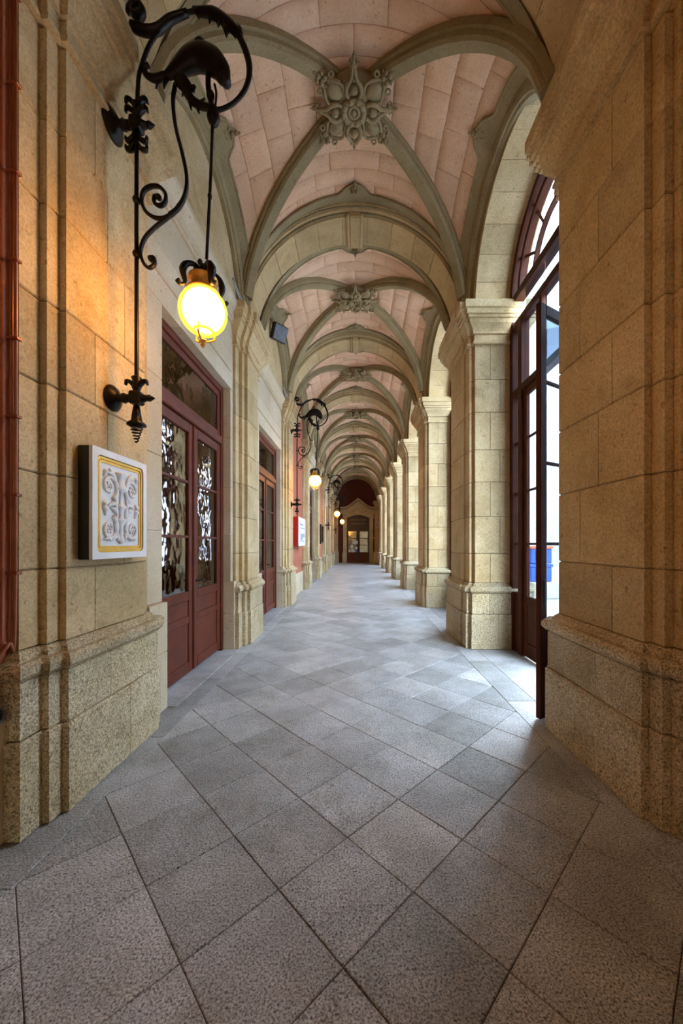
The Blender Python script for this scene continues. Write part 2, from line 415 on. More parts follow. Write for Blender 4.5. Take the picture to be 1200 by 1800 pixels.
# ------------------------------------------------------------------ transverse arches
def tarch(c, m, e, label):
    """m half width of soffit band, e half width overall"""
    root = empty('transverse_arch', (XC, c, ZS), label, 'arch')
    n = 40; th = [PI*i/n for i in range(n+1)]
    path = [Vector((XC+RA*math.cos(t), c, ZS+RA*math.sin(t))) for t in th]
    A = [Vector((math.cos(t), 0, math.sin(t))) for t in th]; B = [Vector((0, 1, 0))]*(n+1)
    prof = [(0.014, -m), (0.014, m), (0.05, m+0.01), (0.05, m+0.07), (0.09, m+0.08), (0.09, e), (0.36, e), (0.36, -e), (0.09, -e), (0.09, -m-0.08), (0.05, -m-0.07), (0.05, -m-0.01)]
    sweep(path, A, B, prof).build('arch_body', SOFFIT, root)
    for s in (-1, 1):
        r = 0.018
        for (a, b) in ((0.036, s*(m+0.012)), (0.085, s*(m+0.085))):
            sweep(path, A, B, [(a+r*math.cos(q*PI/3), b+r*math.sin(q*PI/3)) for q in range(6)]).build('roll_moulding', OLIVE, root, True)
    nv = 13
    for i in range(nv):
        t0, t1 = PI*i/nv, PI*(i+1)/nv
        P = lambda a, b: Vector((XC+RA*math.cos(lerp(t0, t1, a)), c+lerp(-m, m, b), ZS+RA*math.sin(lerp(t0, t1, a))))
        Nn = lambda a, b: -Vector((math.cos(lerp(t0, t1, a)), 0, math.sin(lerp(t0, t1, a))))
        slab(P, Nn, 4, 1, 0.0, 0.03, 0.006, 0.004, 0.005).build('voussoir', SOFFIT, root)
    z = ZS+RA
    key = cbox(XC-0.085, XC+0.085, c-m-0.05, c+m+0.05, z-0.055, z+0.05, 0.02).build('keystone', SOFFIT, root)
    for s in (-1, 1):
        tube([(XC+s*0.105, c-m-0.05, z-0.02), (XC+s*0.105, c+m+0.05, z-0.02)], 0.026, 8, 1, (0, 0, 1)).build('fillet', SOFFIT, key, True)
    return root
tarch((2.09+2.98)/2, 0.44, 0.57, 'broad transverse stone arch overhead, nearest the camera')
arch2 = tarch(C2+.05, 0.26, 0.375, 'second transverse stone arch, just beyond the nearest carved boss')

# ------------------------------------------------------------------ vault bays
def OG(q):
    q = abs(q); K = [(0, 1.0), (.10, .84), (.25, .74), (.45, .66), (.62, .5), (.75, .22), (.86, .08), (1, 0)]
    if q >= 1: return 0
    for (a, b), (c_, d) in zip(K, K[1:]):
        if q <= c_: return b+(d-b)*(q-a)/(c_-a)
def leaf_cluster(c, s, dirn):
    """small carved leaf: c tip position, dirn unit vector (horizontal), facing down"""
    m = MB(); d = Vector(dirn); l = Vector((-d.y, d.x, 0)); c = Vector(c)
    for (a, b, r, h) in ((0.02, 0, .030, .05), (.06, 0, .022, .05), (0.0, .045, .024, .04), (0, -.045, .024, .04), (-.05, .03, .03, .045), (-.05, -.03, .03, .045), (.095, 0, .012, .05), (-.02, .075, .014, .03), (-.02, -.075, .014, .03)):
        p = c+d*(a*s)+l*(b*s)+Vector((0, 0, -h*s*0.5)); m.merge(ell(p, (r*s, r*s, r*s*1.2), 7, 5))
    return m
def boss(root, cx, cy, z):
    """carved boss hanging from the crown, facing down"""
    Rr = empty  # noqa
    plate = lathe([(0.02, 0.14), (0.30, 0.12), (0.31, 0.07), (0.22, 0.03), (0.16, 0.0), (0.02, -0.01)][::-1], 20, Matrix.Translation((cx, cy, z))).build('boss', OLIVE, root, True)
    M = Matrix.Translation((cx, cy, z-0.02))
    ro = torus(0.115, 0.034, M, 22, 8)
    for k in range(10):
        a = 2*PI*k/10; ro.merge(ell((cx+0.115*math.cos(a), cy+0.115*math.sin(a), z-0.045), (0.030, 0.030, 0.022), 7, 5))
    ro.merge(torus(0.06, 0.02, M, 16, 6)); ro.merge(ell((cx, cy, z-0.02), (0.032, 0.032, 0.04), 8, 6))
    ro.build('rosette', OLIVE, plate, True)
    for sx in (-1, 1):
        for sy in (-1, 1):
            d = Vector((sx*0.80, sy*0.66, 0)).normalized(); l = Vector((-d.y, d.x, 0)); o = Vector((cx, cy, z))+d*0.285
            m = MB(); fr = Matrix((( l.x, d.x, 0, o.x), (l.y, d.y, 0, o.y), (0, 0, 1, o.z+0.02), (0, 0, 0, 1)))
            m.merge(ell((0, 0, 0), (0.085, 0.105, 0.06), 12, 6).xf(fr))
            rim = [fr @ Vector(((0.105+0.012*math.cos(4*q))*math.cos(q), (0.13+0.012*math.cos(4*q))*math.sin(q), -0.02-0.018*math.cos(2*q))) for q in (2*PI*k/24 for k in range(25))]
            m.merge(tube(rim, 0.018, 6, 1, (0, 0, 1)))
            for e in (-1, 1): m.merge(torus(0.026, 0.012, fr @ Matrix.Translation((e*0.105, 0.12, -0.02)), 10, 6))
            m.build('shield', OLIVE, plate, True)
            leaf_cluster(o+d*0.20+Vector((0, 0, 0.03)), 1.0, d).merge(leaf_cluster(o+d*0.14+Vector((0, 0, 0.04)), 0.8, d)).build('leaf_sprig', OLIVE, plate, True)
    for (dx, dy, L) in ((0, -1, 0.40), (0, 1, 0.34), (1, 0, 0.40), (-1, 0, 0.40)):
        d = Vector((dx, dy, 0)); l = Vector((-dy, dx, 0)); o = Vector((cx, cy, z)); m = MB()
        for e in (-1, 1):
            pts = [o+d*a+l*(e*b)+Vector((0, 0, h)) for a, b, h in ((.14, .06, -.02), (.20, .085, -.03), (.26, .07, -.03), (.31, .03, -.02), (L, .008, 0), (L+.06, 0, 0.02))]
            m.merge(tube(catmull(pts, 4), [.018, .026, .02, .012], 6, 1, (0, 0, 1)))
        m.merge(ell(o+d*0.22+Vector((0, 0, -0.02)), (0.05, 0.05, 0.05), 8, 6)); m.merge(ell(o+d*0.29+Vector((0, 0, 0)), (0.026, 0.026, 0.035), 8, 6))
        m.merge(leaf_cluster(o+d*(L+0.03)+Vector((0, 0, 0.04)), 0.75, d))
        m.build('pointed_leaf', OLIVE, plate, True)
def vault(yc, hl, label):
    root = empty('ceiling', (XC, yc, ZS), label, None, None, 'structure')
    HV, HW = 1.80, 1.30
    def zf(u, v):
        u, v = min(abs(u), 1), min(abs(v), 1)
        if v >= u: return ZS+HV*math.sqrt(max(0, 1-u*u))
        t = (u-v)/max(1e-6, 1-v)
        return ZS+(HV-(HV-HW)*t**1.4)*math.sqrt(max(0, 1-v*v))
    def P(u, v): return Vector((XC+AV*u, yc+hl*v, zf(u, v)))
    def Nr(u, v):
        e = 0.02; u0, v0 = max(-.96, min(.96, u)), max(-.96, min(.96, v))
        a = P(u0+e, v0)-P(u0-e, v0); b = P(u0, v0+e)-P(u0, v0-e); n = a.cross(b).normalized()
        return -n if n.z > 0 else n
    # backing surface behind the blocks
    G = 28; m = MB(); vs = []; fs = []
    for i in range(G+1):
        for j in range(G+1):
            u, v = -1+2*i/G, -1+2*j/G; p = P(u, v); p.z += 0.012; vs.append(p)
    for i in range(G):
        for j in range(G): fs.append((i*(G+1)+j, i*(G+1)+j+1, (i+1)*(G+1)+j+1, (i+1)*(G+1)+j))
    m.add(vs, fs); m.build('vault_backing', WEBJ, root, True)
    us = [0.06, 0.27, 0.46, 0.64, 0.82, 1.0]
    for s in (-1, 1):
        for k in range(5):
            u0, u1 = us[k], us[k+1]
            br = [[], [0.0], [-.16, .2], [-.3, .08, .42], [-.45, -.05, .35]][k]
            ed = ['L']+br+['R']
            for e0, e1 in zip(ed, ed[1:]):
                def uv(a, b, side):
                    if side: 
                        u = lerp(u0, u1, a); lo = -u if e0 == 'L' else e0; hi = u if e1 == 'R' else e1
                        return s*u, lerp(lo, hi, b)
                f = lambda a, b: P(*uv(a, b, 1)); g = lambda a, b: Nr(*uv(a, b, 1))
                slab(f, g, 3, 6, 0.0, 0.03, 0.007, 0.004, 0.003).build('vault_block', WEB, root, True)
            br = [[], [0.0], [-.2, .2], [-.33, 0.0, .33], [-.5, -.17, .17, .5]][k]
            ed = ['L']+br+['R']
            for e0, e1 in zip(ed, ed[1:]):
                def vu(a, b):
                    v = lerp(u0, u1, a); lo = -v if e0 == 'L' else e0; hi = v if e1 == 'R' else e1
                    return lerp(lo, hi, b), s*v
                f = lambda a, b: P(*vu(a, b)); g = lambda a, b: Nr(*vu(a, b))
                slab(f, g, 2, 6, 0.0, 0.03, 0.007, 0.004, 0.003).build('vault_block', WEB, root, True)
    # border bands with ogee tips
    bw = 0.115
    for s in (-1, 1):
        def tb(a, b):      # across the arch
            x = lerp(-AV, AV, b); w = bw+0.17*OG(x/0.26)
            return x/AV, s*(1-(w*a)/hl)
        slab(lambda a, b: P(*tb(a, b)), lambda a, b: Nr(*tb(a, b)), 2, 72, 0.035, 0.05).build('border_rib', OLIVE, root)
        tube([P(*tb(1, k/72))+Nr(*tb(1, k/72))*0.03 for k in range(2, 71)], 0.017, 6, 1, (0, 0, 1)).build('border_lip', OLIVE, root, True)
        q = P(*tb(1, 0.5)); leaf_cluster(q+Vector((0, s*0.06, -0.015)), 1.0, (0, -s, 0)).build('carved_leaf', OLIVE, root, True)
        def sb(a, b):      # along the wall
            yy = lerp(-hl, hl, b); w = bw+0.17*OG(yy/0.26)
            return s*(1-(w*a)/AV), yy/hl
        slab(lambda a, b: P(*sb(a, b)), lambda a, b: Nr(*sb(a, b)), 2, 56, 0.035, 0.05).build('border_rib', OLIVE, root)
        tube([P(*sb(1, k/56))+Nr(*sb(1, k/56))*0.03 for k in range(4, 53)], 0.017, 6, 1, (0, 0, 1)).build('border_lip', OLIVE, root, True)
        q = P(*sb(1, 0.5)); leaf_cluster(q+Vector((s*0.05, 0, -0.02)), 1.1, (-s, 0, 0)).build('carved_leaf', OLIVE, root, True)
        # arch ring against the wall
        n = 32; th = [PI*i/n for i in range(n+1)]
        path = [Vector((XC+s*AV, yc+hl*math.cos(t), ZS+HW*math.sin(t))) for t in th]
        A = [-Vector((0, math.cos(t)/hl, math.sin(t)/HW)).normalized() for t in th]; B = [Vector((-s, 0, 0))]*(n+1)
        ring = sweep(path, A, B, [(-0.03, -0.13), (0.125, -0.13), (0.135, -0.02), (0.115, 0.0), (0.115, 0.02), (0.08, 0.035), (0.0, 0.035), (-0.03, 0.02)])
        ring.build('wall_arch', OLIVE, root)
    # diagonal ribs
    for s in (-1, 1):
        n = 44; tt = [-0.985+1.97*i/n for i in range(n+1)]
        path = [P(t, s*t) for t in tt]; L = Vector((AV, s*hl, 0)).normalized(); lat = Vector((-L.y, L.x, 0))
        D = []
        for i in range(n+1):
            tg = (path[min(i+1, n)]-path[max(i-1, 0)]).normalized(); d = tg.cross(lat); D.append(d if d.z < 0 else -d)
        pr = [(-.105, -.03), (-.105, .03), (-.095, .045), (-.08, .045), (-.078, .08), (-.055, .105), (.055, .105), (.078, .08), (.08, .045), (.095, .045), (.105, .03), (.105, -.03)]
        sweep(path, [lat]*(n+1), D, pr).build('diagonal_rib', OLIVE, root)
    boss(root, XC, yc, ZS+HV-0.17)
    return root
vault((3.02+5.63)/2, 1.305, 'pink stone cross vault with the nearest, largest carved boss')
B2 = C2+SP/2
vault2 = vault(B2+.05, SP/2-0.37, 'second pink cross vault from the camera, beyond the nearest transverse arch')
tag(box(-2.6, 2.45, -8.4, 30.4, 6.95, 7.15).build('ceiling', MORTAR), 'unseen roof slab added above the vaults to keep out sky light', None, None, 'structure')  # unseen slab added over the vaults to stop sky light leaking in

# ------------------------------------------------------------------ right arcade wall above the openings
def arcade(ya, yb, r, c0, c1, label):
    yc = (ya+yb)/2; x0, x1 = XR+0.085, 2.42
    root = empty('wall_right', (x0, yc, ZS), label, None, None, 'structure')
    n = 28; m = MB(); pts = [(c0, ZS)]+[(yc-r*math.cos(PI*i/n), ZS+r*math.sin(PI*i/n)) for i in range(n+1)]+[(c1, ZS), (c1, 6.98), (c0, 6.98)]
    rr = [[(x, y, z) for y, z in pts] for x in (x0+0.012, x1)]
    loft(rr).build('spandrel', SAND, root)
    nv = 11
    for i in range(nv):
        t0, t1 = PI*i/nv, PI*(i+1)/nv
        P = lambda a, b: Vector((lerp(x0, x1, b), yc-r*math.cos(lerp(t0, t1, a)), ZS+r*math.sin(lerp(t0, t1, a))))
        Nn = lambda a, b: Vector((0, math.cos(lerp(t0, t1, a)), -math.sin(lerp(t0, t1, a))))
        slab(P, Nn, 4, 1, 0.012, 0.03, 0.006, 0.002, 0.004).build('voussoir', SAND, root)
    return root
arcade(3.08, C2-.6, (C2-.6-3.08)/2, 2.6, C2, 'right arcade wall with round arch nearest the camera')
arc2 = arcade(C2+.6, C2+SP-.6, (SP-1.2)/2, C2, C2+SP, 'right arcade wall with the second round arch')

# ------------------------------------------------------------------ glazed screens in the arcade
def win(yfar, ynear, label, open_leaf, GLASS, un=0.37, wa=None):
    """timber screen at x=2.25; u measured from the far jamb towards the camera"""
    xg = 2.25; Wd = yfar-ynear; r = Wd/2; yc = (yfar+ynear)/2
    root = empty('window_1', (xg, yc, 0), label, None, None, 'structure')
    def bar(y0, y1, z0, z1, d=0.05, mat=WOOD2, par=None, name='frame'):
        return cbox(xg-d, xg+d, y0, y1, z0, z1, 0.008).build(name, mat, par or root)
    def Y(u): return yfar-u
    us = [0.0, 0.09, 0.27, 0.37]                # jamb, side light, post
    wa = wa or (Wd-2*0.37)/2; wb = Wd-0.37-un-wa
    for s in (0, 1):
        f = (lambda u: Y(u)) if s == 0 else (lambda u: ynear+u)
        q = lambda a, b: (min(f(a), f(b)), max(f(a), f(b)))
        e1 = un if s else .37; e0 = e1-.10
        bar(*q(0, .09), 0, ZS, 0.06, name='jamb'); bar(*q(e0, e1), 0, ZS-0.36, 0.06, name='post')
        zz = [0.81, 1.5, 2.2, 2.9, 3.56]
        cbox(xg-.03, xg+.03, *q(.09, e0), 0.0, 0.81, .006).build('panel', WOOD2, root)
        for z in zz[:-1]: bar(*q(.09, e0), z-.014, z+.014, .03, name='glazing_bar')
        for z0, z1 in list(zip(zz, zz[1:]))+[(3.64, 4.50)]:
            box(xg-.004, xg+.004, *q(.09, e0), z0, z1).build('pane', GLASS, root)
    for z in (3.60, 4.54): bar(ynear+.09, Y(.09), z-.045, z+.045, .055, name='transom')
    bar(ynear, yfar, ZS-.04, ZS+.06, .07, name='transom')
    for i, (a, b) in enumerate(((.37, .37+wa), (.37+wa, .37+wa+wb))):
        lw = (wa, wb)[i]
        bar(Y(b)+(.0 if i else .03), Y(b)+(.0 if i else .03)+.001+.05, 3.64, 4.5, .04, name='glazing_bar') if i == 0 else None
        box(xg-.004, xg+.004, Y(b)+.03, Y(a)-.0, 3.645, 4.495).build('pane', GLASS, root)
        box(xg-.004, xg+.004, Y(b)+.02, Y(a)-.02, 4.585, ZS-.04).build('pane', GLASS, root)
        # leaf in local coordinates: hinge at u=0
        M = Matrix.Identity(4)
        def leafpart(u0, u1, z0, z1, d, name, mat, par, ch=0.006):
            if i == 0: m = cbox(xg-d, xg+d, Y(a)-u1, Y(a)-u0, z0, z1, ch)
            else:
                m = cbox(-d, d, u0, u1, z0, z1, ch)
                if open_leaf: m.xf(Matrix.Translation((2.27, Y(b), 0)) @ Matrix.Rotation(open_leaf, 4, 'Z'))
                else: m.xf(Matrix.Translation((xg, Y(b), 0)))
            return m.build(name, mat, par)
        lo = 0.012
        frame = MB()
        leaf = leafpart(0.0, 0.085, lo, 3.555, .024, 'leaf', WOOD2, root)
        leafpart(lw-.085, lw-.004, lo, 3.555, .024, 'stile', WOOD2, leaf)
        leafpart(.085, lw-.085, 3.46, 3.555, .023, 'rail', WOOD2, leaf)
        leafpart(.085, lw-.085, .70, .81, .023, 'rail', WOOD2, leaf); leafpart(.085, lw-.085, lo, .2, .023, 'rail', WOOD2, leaf)
        leafpart(.085, lw-.085, .2, .70, .012, 'panel', WOOD2, leaf)
        for z in (1.5, 2.2, 2.9): leafpart(.085, lw-.085, z-.014, z+.014, .016, 'glazing_bar', WOOD2, leaf)
        for z0, z1 in ((.81, 1.486), (1.514, 2.186), (2.214, 2.886), (2.914, 3.46)):
            leafpart(.085, lw-.085, z0, z1, .003, 'pane', GLASS, leaf, .0005)
        leafpart(lw-.075, lw-.045, .98, 1.2, .03, 'handle', IRON, leaf)
    # fanlight
    def ringbar(ra, rb, d, name, a0=0.0, a1=PI):
        n = 26; th = [a0+(a1-a0)*k/n for k in range(n+1)]
        path = [Vector((xg, yc+math.cos(t)*ra, ZS+math.sin(t)*ra)) for t in th]; A = [Vector((0, math.cos(t), math.sin(t))) for t in th]; Bv = [Vector((1, 0, 0))]*(n+1)
        sweep(path, A, Bv, [(0, -d), (rb-ra, -d), (rb-ra, d), (0, d)]).build(name, WOOD2, root)
    ringbar(r-.085, r-.002, .06, 'arch_frame'); ringbar(r-.29, r-.22, .045, 'arch_frame'); ringbar(r*.42, r*.42+.03, .03, 'glazing_bar')
    for k in range(1, 6):
        t = PI*k/6; d = Vector((0, math.cos(t), math.sin(t))); o = Vector((xg, yc, ZS))
        tube([o+d*(r*.42), o+d*(r-.08)], .02, 4, 1, (1, 0, 0)).build('glazing_bar', WOOD2, root)
    edges = [0]+[PI*k/6 for k in range(1, 6)]+[PI]
    for t0, t1 in zip(edges, edges[1:]):
        for ra, rb in ((0.0001, r*.42), (r*.42+.03, r-.29), (r-.22, r-.085)):
            P = lambda a, b: Vector((xg+.002, yc+lerp(ra, rb, b)*math.cos(lerp(t0, t1, a)), ZS+.06+lerp(ra, rb, b)*math.sin(lerp(t0, t1, a))*0.97))
            slab(P, lambda a, b: Vector((-1, 0, 0)), 4, 1, 0, .006).build('pane', GLASS, root)
    return root
win(C2-.6, 3.08, 'tall timber glazed screen with fanlight and an inward-opened leaf at right', math.radians(120.5), DIMGLASS, 0.52, 0.53)
win2 = win(C2+SP-.6, C2+.6, 'closed timber glazed screen in the second arch on the right', 0, GLASS)

# ------------------------------------------------------------------ left wall bays
def strip_blocks(root, x0, x1, y0, y1, zs, mat, name='stone_block', splits=None):
    for k, (a, b) in enumerate(zip(zs, zs[1:])):
        ys = [y0]+([lerp(y0, y1, q) for q in splits[k % len(splits)]] if splits else [])+[y1]
        for p, q in zip(ys, ys[1:]): cbox(x0, x1, p+.0015, q-.0015, a+.0015, b-.0015, .005).build(name, mat, root)
def leaf_door(root, y0, y1, ztop, mat, xg, handle_at):
    """one door leaf between y0 and y1 at plane xg"""
    t = .026
    lf = cbox(xg-t, xg+t, y0, y0+.11, .04, ztop, .006).build('leaf', mat, root)
    cbox(xg-t, xg+t, y1-.11, y1, .04, ztop, .006).build('stile', mat, lf)
    for z0, z1 in ((.04, .16), (.60, .68), (.86, .96), (ztop-.11, ztop)): cbox(xg-t, xg+t, y0+.11, y1-.11, z0, z1, .006).build('rail', mat, lf)
    for z0, z1 in ((.16, .60), (.68, .86)): cbox(xg-.012, xg+.014, y0+.11, y1-.11, z0, z1, .006).build('panel', mat, lf)
    zz = [.96, 1.58, 2.2, ztop-.11]
    for z in zz[1:-1]: cbox(xg-.02, xg+.02, y0+.11, y1-.11, z-.015, z+.015, .004).build('glazing_bar', mat, lf)
    for a, b in zip(zz, zz[1:]): box(xg-.003, xg+.003, y0+.11, y1-.11, a, b).build('pane', DGLASS, lf)
    return lf
def door_bay(idx, yA, yB, yd0, yd1, wl, dl):
    wall = empty('wall_left', (-1.8, (yA+yB)/2, 0), wl, None, None, 'structure')
    m = MB()
    for a in ((-2.5, -1.80, yA-.15, yd0-.012, 0, 7.0), (-2.5, -1.80, yd1+.012, yB+.15, 0, 7.0), (-2.5, -1.80, yd0-.012, yd1+.012, 3.715, 7.0)): m.merge(box(*a))
    m.build('wall_core', MORTAR, wall)
    zj = [.97, 1.62, 2.30, 3.0, 3.70]
    for y0, y1 in ((yA, yd0), (yd1, yB)):
        strip_blocks(wall, -2.1, -1.785, y0, y1, zj, PALE)
        strip_blocks(wall, -2.1, -1.735, y0, y1, [0, .52, .97], PALE, 'plinth_block')
    strip_blocks(wall, -2.1, -1.785, yA, yB, [3.70, 4.20, 4.625], PALE, 'lintel_block', [[.3, .7], [.5]])
    cbox(-2.0, -1.765, yA+.1, yB-.1, 3.93, 3.96, .005).build('string_moulding', PALE, wall)
    P = [(-1.785, yA), (-1.785, yB)]
    n = [(-2.0, 4.62), (-1.755, 4.62), (-1.755, 4.66), (-1.735, 4.665), (-1.73, 4.75), (-1.70, 4.78), (-1.675, 4.82), (-1.665, 4.83), (-1.665, 4.885), (-2.0, 4.90)]
    loft([[(x, y, z) for x, z in n] for y in (yB, yA)]).build('cornice', PALE, wall)
    cbox(-2.1, -1.775, yA-.1, yB+.1, 4.90, 6.6, .004).build('lunette', SAND, wall)
    # door
    d = empty('door_%d' % idx, (-1.92, (yd0+yd1)/2, 0), dl, None, None, 'structure')
    xg = -1.93; ym = (yd0+yd1)/2
    for a in ((yd0, yd0+.07, .0, 3.70), (yd1-.07, yd1, 0, 3.70)): cbox(-2.0, -1.885, *a, .008).build('jamb', WOOD, d)
    cbox(-2.0, -1.885, yd0+.07, yd1-.07, 3.62, 3.70, .008).build('header', WOOD, d)
    cbox(-2.0, -1.87, yd0+.07, yd1-.07, 2.88, 2.99, .012).build('transom', WOOD, d)
    for a in ((yd0+.07, yd0+.15), (yd1-.15, yd1-.07)): cbox(xg-.02, xg+.02, *a, 2.99, 3.62, .005).build('transom_stile', WOOD, d)
    for a in ((2.99, 3.06), (3.54, 3.62)): cbox(xg-.02, xg+.02, yd0+.15, yd1-.15, *a, .005).build('transom_rail', WOOD, d)
    box(xg-.003, xg+.003, yd0+.15, yd1-.15, 3.06, 3.54).build('pane', DGLASS, d)
    l1 = leaf_door(d, yd0+.075, ym-.004, 2.875, WOOD, xg, 1); l2 = leaf_door(d, ym+.004, yd1-.075, 2.875, WOOD, xg, 0)
    cbox(xg+.02, xg+.045, ym-.025, ym+.025, .05, 2.87, .008).build('cover_strip', WOOD, l1)
    h = lathe([(.016, 0), (.016, .02), (.008, .025), (.008, .06)], 10, Matrix.Translation((xg+.04, ym+.03, 1.07)) @ Matrix.Rotation(PI/2, 4, 'Y'))
    h.merge(tube([(xg+.095, ym+.03, 1.07), (xg+.10, ym+.08, 1.075), (xg+.095, ym+.13, 1.065)], .009, 8)); h.merge(cbox(xg+.026, xg+.042, ym+.012, ym+.048, .93, 1.17, .004))
    h.build('handle', IRON, l2)
    cbox(-2.1, -1.66, yd0, yd1, -.02, .008, .003).build('door_step', GRANITE, d)
    # the dim room behind
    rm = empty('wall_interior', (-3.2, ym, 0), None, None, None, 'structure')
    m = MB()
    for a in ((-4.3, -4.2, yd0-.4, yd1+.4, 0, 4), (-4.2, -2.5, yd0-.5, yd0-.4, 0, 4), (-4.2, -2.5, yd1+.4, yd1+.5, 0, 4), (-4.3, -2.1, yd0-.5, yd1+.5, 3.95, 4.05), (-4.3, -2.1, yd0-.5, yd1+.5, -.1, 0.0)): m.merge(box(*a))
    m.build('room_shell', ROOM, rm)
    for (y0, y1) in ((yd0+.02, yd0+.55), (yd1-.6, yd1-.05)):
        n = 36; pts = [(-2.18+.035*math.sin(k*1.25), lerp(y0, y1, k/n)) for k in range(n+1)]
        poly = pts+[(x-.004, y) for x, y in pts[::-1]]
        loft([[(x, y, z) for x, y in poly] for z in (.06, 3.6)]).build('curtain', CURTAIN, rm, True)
    return wall, d, rm
door_bay(1, 3.12, C2-.58, 3.42, 5.27, 'pale stone wall around the nearest door on the left', 'nearest red-brown double door with glass panes, left of the lamp')
w2, d2, r2 = door_bay(2, C2+.58, C2+SP-.58, C2+.86, C2+SP-.66, 'pale stone wall around the second door on the left', 'second red-brown glazed double door on the left')
def red_bay(yA, yB, label):
    wall = empty('wall_left', (-1.8, (yA+yB)/2, 0), label, None, None, 'structure')
    box(-2.4, -1.80, yA-.15, yB+.15, 0, 7.0).build('plaster', RED, wall)
    L = yB-yA
    strip_blocks(wall, -2.0, -1.765, yA, yB, [0, .62], PALE, 'plinth_block', [[.34, .7]])
    return wall
r3 = red_bay(cen(3)+.58, cen(4)-.58, 'red plaster wall behind the second lamp and noticeboard')
red_bay(-8.0, 1.93, 'red plaster wall beside the camera at the far left edge')

# ------------------------------------------------------------------ bay behind the camera and end wall
tag(box(1.78, 2.4, -6.4, 1.95, 0, 7).build('wall_right', SAND), 'solid stone wall behind the nearest right pier, cut short for fill daylight', None, None, 'structure')  # unseen; stops short at the rear, an added gap for fill daylight
tag(box(-2.4, 2.75, -8.2, -8.0, 0, 7).build('wall_back', SAND), 'stone wall closing the arcade behind the camera', None, None, 'structure')
tag(box(2.05, 2.4, cen(8)+.601, YEND+.11, 0, 6.9).build('wall_right', SAND), 'solid wall added in the last arch on the right to darken the far end', None, None, 'structure')  # unseen wall, put in to keep daylight off the far end
ew = empty('wall_end', (0, YEND, 0), 'red end wall with shade painted into its colour, stone door surround at the far end', None, None, 'structure')
box(-2.4, 2.75, YEND+.12, YEND+.5, 0, 7).build('plaster', SHADERED, ew)
for x in (-1.72, 1.62):
    q = [(x-.22, YEND-.2), (x+.22, YEND-.2), (x+.22, YEND+.14), (x-.22, YEND+.14)]
    moulding(q, [(0, .9), (0, 4.4), (.03, 4.42), (.05, 4.6), (.10, 4.7), (.12, 4.9)]).build('corner_pilaster', SAND, ew)
    moulding(q, [(.05, 0), (.05, .8), (.02, .9)]).build('plinth_block', PALE, ew)
# stone door surround with an ogee pediment
DX = 0.10
sur = empty('door_surround', (DX, YEND, 0), 'ogee-topped stone door surround on the red end wall', 'door surround')
for s in (-1, 1):
    for z0, z1 in ((0, .78), (.78, 1.8), (1.8, 2.8), (2.8, 3.50)):
        w = .36 if z0 == 0 else .30; cbox(min(DX+s*.90, DX+s*(.90+w)), max(DX+s*.90, DX+s*(.90+w)), YEND-.12, YEND+.119, z0+.002, z1-.002, .01).build('jamb_block', SAND, sur)
n = 24
def og_top(x, h):  # ogee curve
    q = abs(x)/1.35; return h+0.60*max(0, 0.5*(1+math.cos(PI*min(1, q*1.0))))**1.7+(.10*(1-min(1, q*6)) if q < 1/6 else 0)
xs = [DX-1.24+2.48*i/n for i in range(n+1)]
lower = [(x, 3.50+.30*(1-((x-DX)/1.0)**2) if abs(x-DX) < 1 else 3.50) for x in xs]
upper = [(x, 3.86+.20*(1-((x-DX)/1.24)**2)) for x in xs]
loft([[(x, y, z) for x, z in lower]+[(x, y, z) for x, z in upper[::-1]] for y in (YEND+.119, YEND-.12)]).build('arched_lintel', SAND, sur)
xs = [DX-1.42+2.84*i/n for i in range(n+1)]
for k, (o, t, y) in enumerate(((4.12, .09, .22), (4.27, .15, .34))):
    lo = [(x, og_top(x-DX, o)) for x in xs]; hi = [(x, z+t) for x, z in lo]
    loft([[(x, yy, z) for x, z in lo]+[(x, yy, z) for x, z in hi[::-1]] for yy in (YEND+.119, YEND-y)]).build('pediment_moulding', SAND, sur)
lo = [(x, 3.88) for x in xs]; hi = [(x, og_top(x-DX, 4.14)) for x in xs]
loft([[(x, yy, z) for x, z in lo]+[(x, yy, z) for x, z in hi[::-1]] for yy in (YEND+.119, YEND-.02)]).build('pediment_field', SAND, sur)
ed = empty('door_9', (DX, YEND, 0), 'dark timber double door with gold lettering at the far end', None, None, 'structure')
cbox(DX-.9, DX+.9, YEND+.02, YEND+.10, 2.64, 3.84, .01).build('lettered_panel', DARKWOOD, ed)
for (zc, n, w) in ((3.42, 11, 1.34), (3.12, 10, 1.12)):
    for k in range(n):
        x = DX-w/2+w*(k+.5)/n; hgt = .075; m = box(x-.036, x-.018, YEND+.005, YEND+.02, zc-hgt, zc+hgt)
        if k % 3 != 1: m.merge(box(x-.018, x+.036, YEND+.005, YEND+.02, zc-hgt, zc-hgt+.022))
        if k % 3 != 0: m.merge(box(x+.018, x+.036, YEND+.005, YEND+.02, zc-hgt, zc+hgt))
        if k % 2: m.merge(box(x-.018, x+.036, YEND+.005, YEND+.02, zc-.01, zc+.012))
        m.build('letter', LETTER, ed)
box(DX-.9, DX+.9, YEND+.095, YEND+.10,   .02, 2.64).build('door_backing', ROOM, ed)
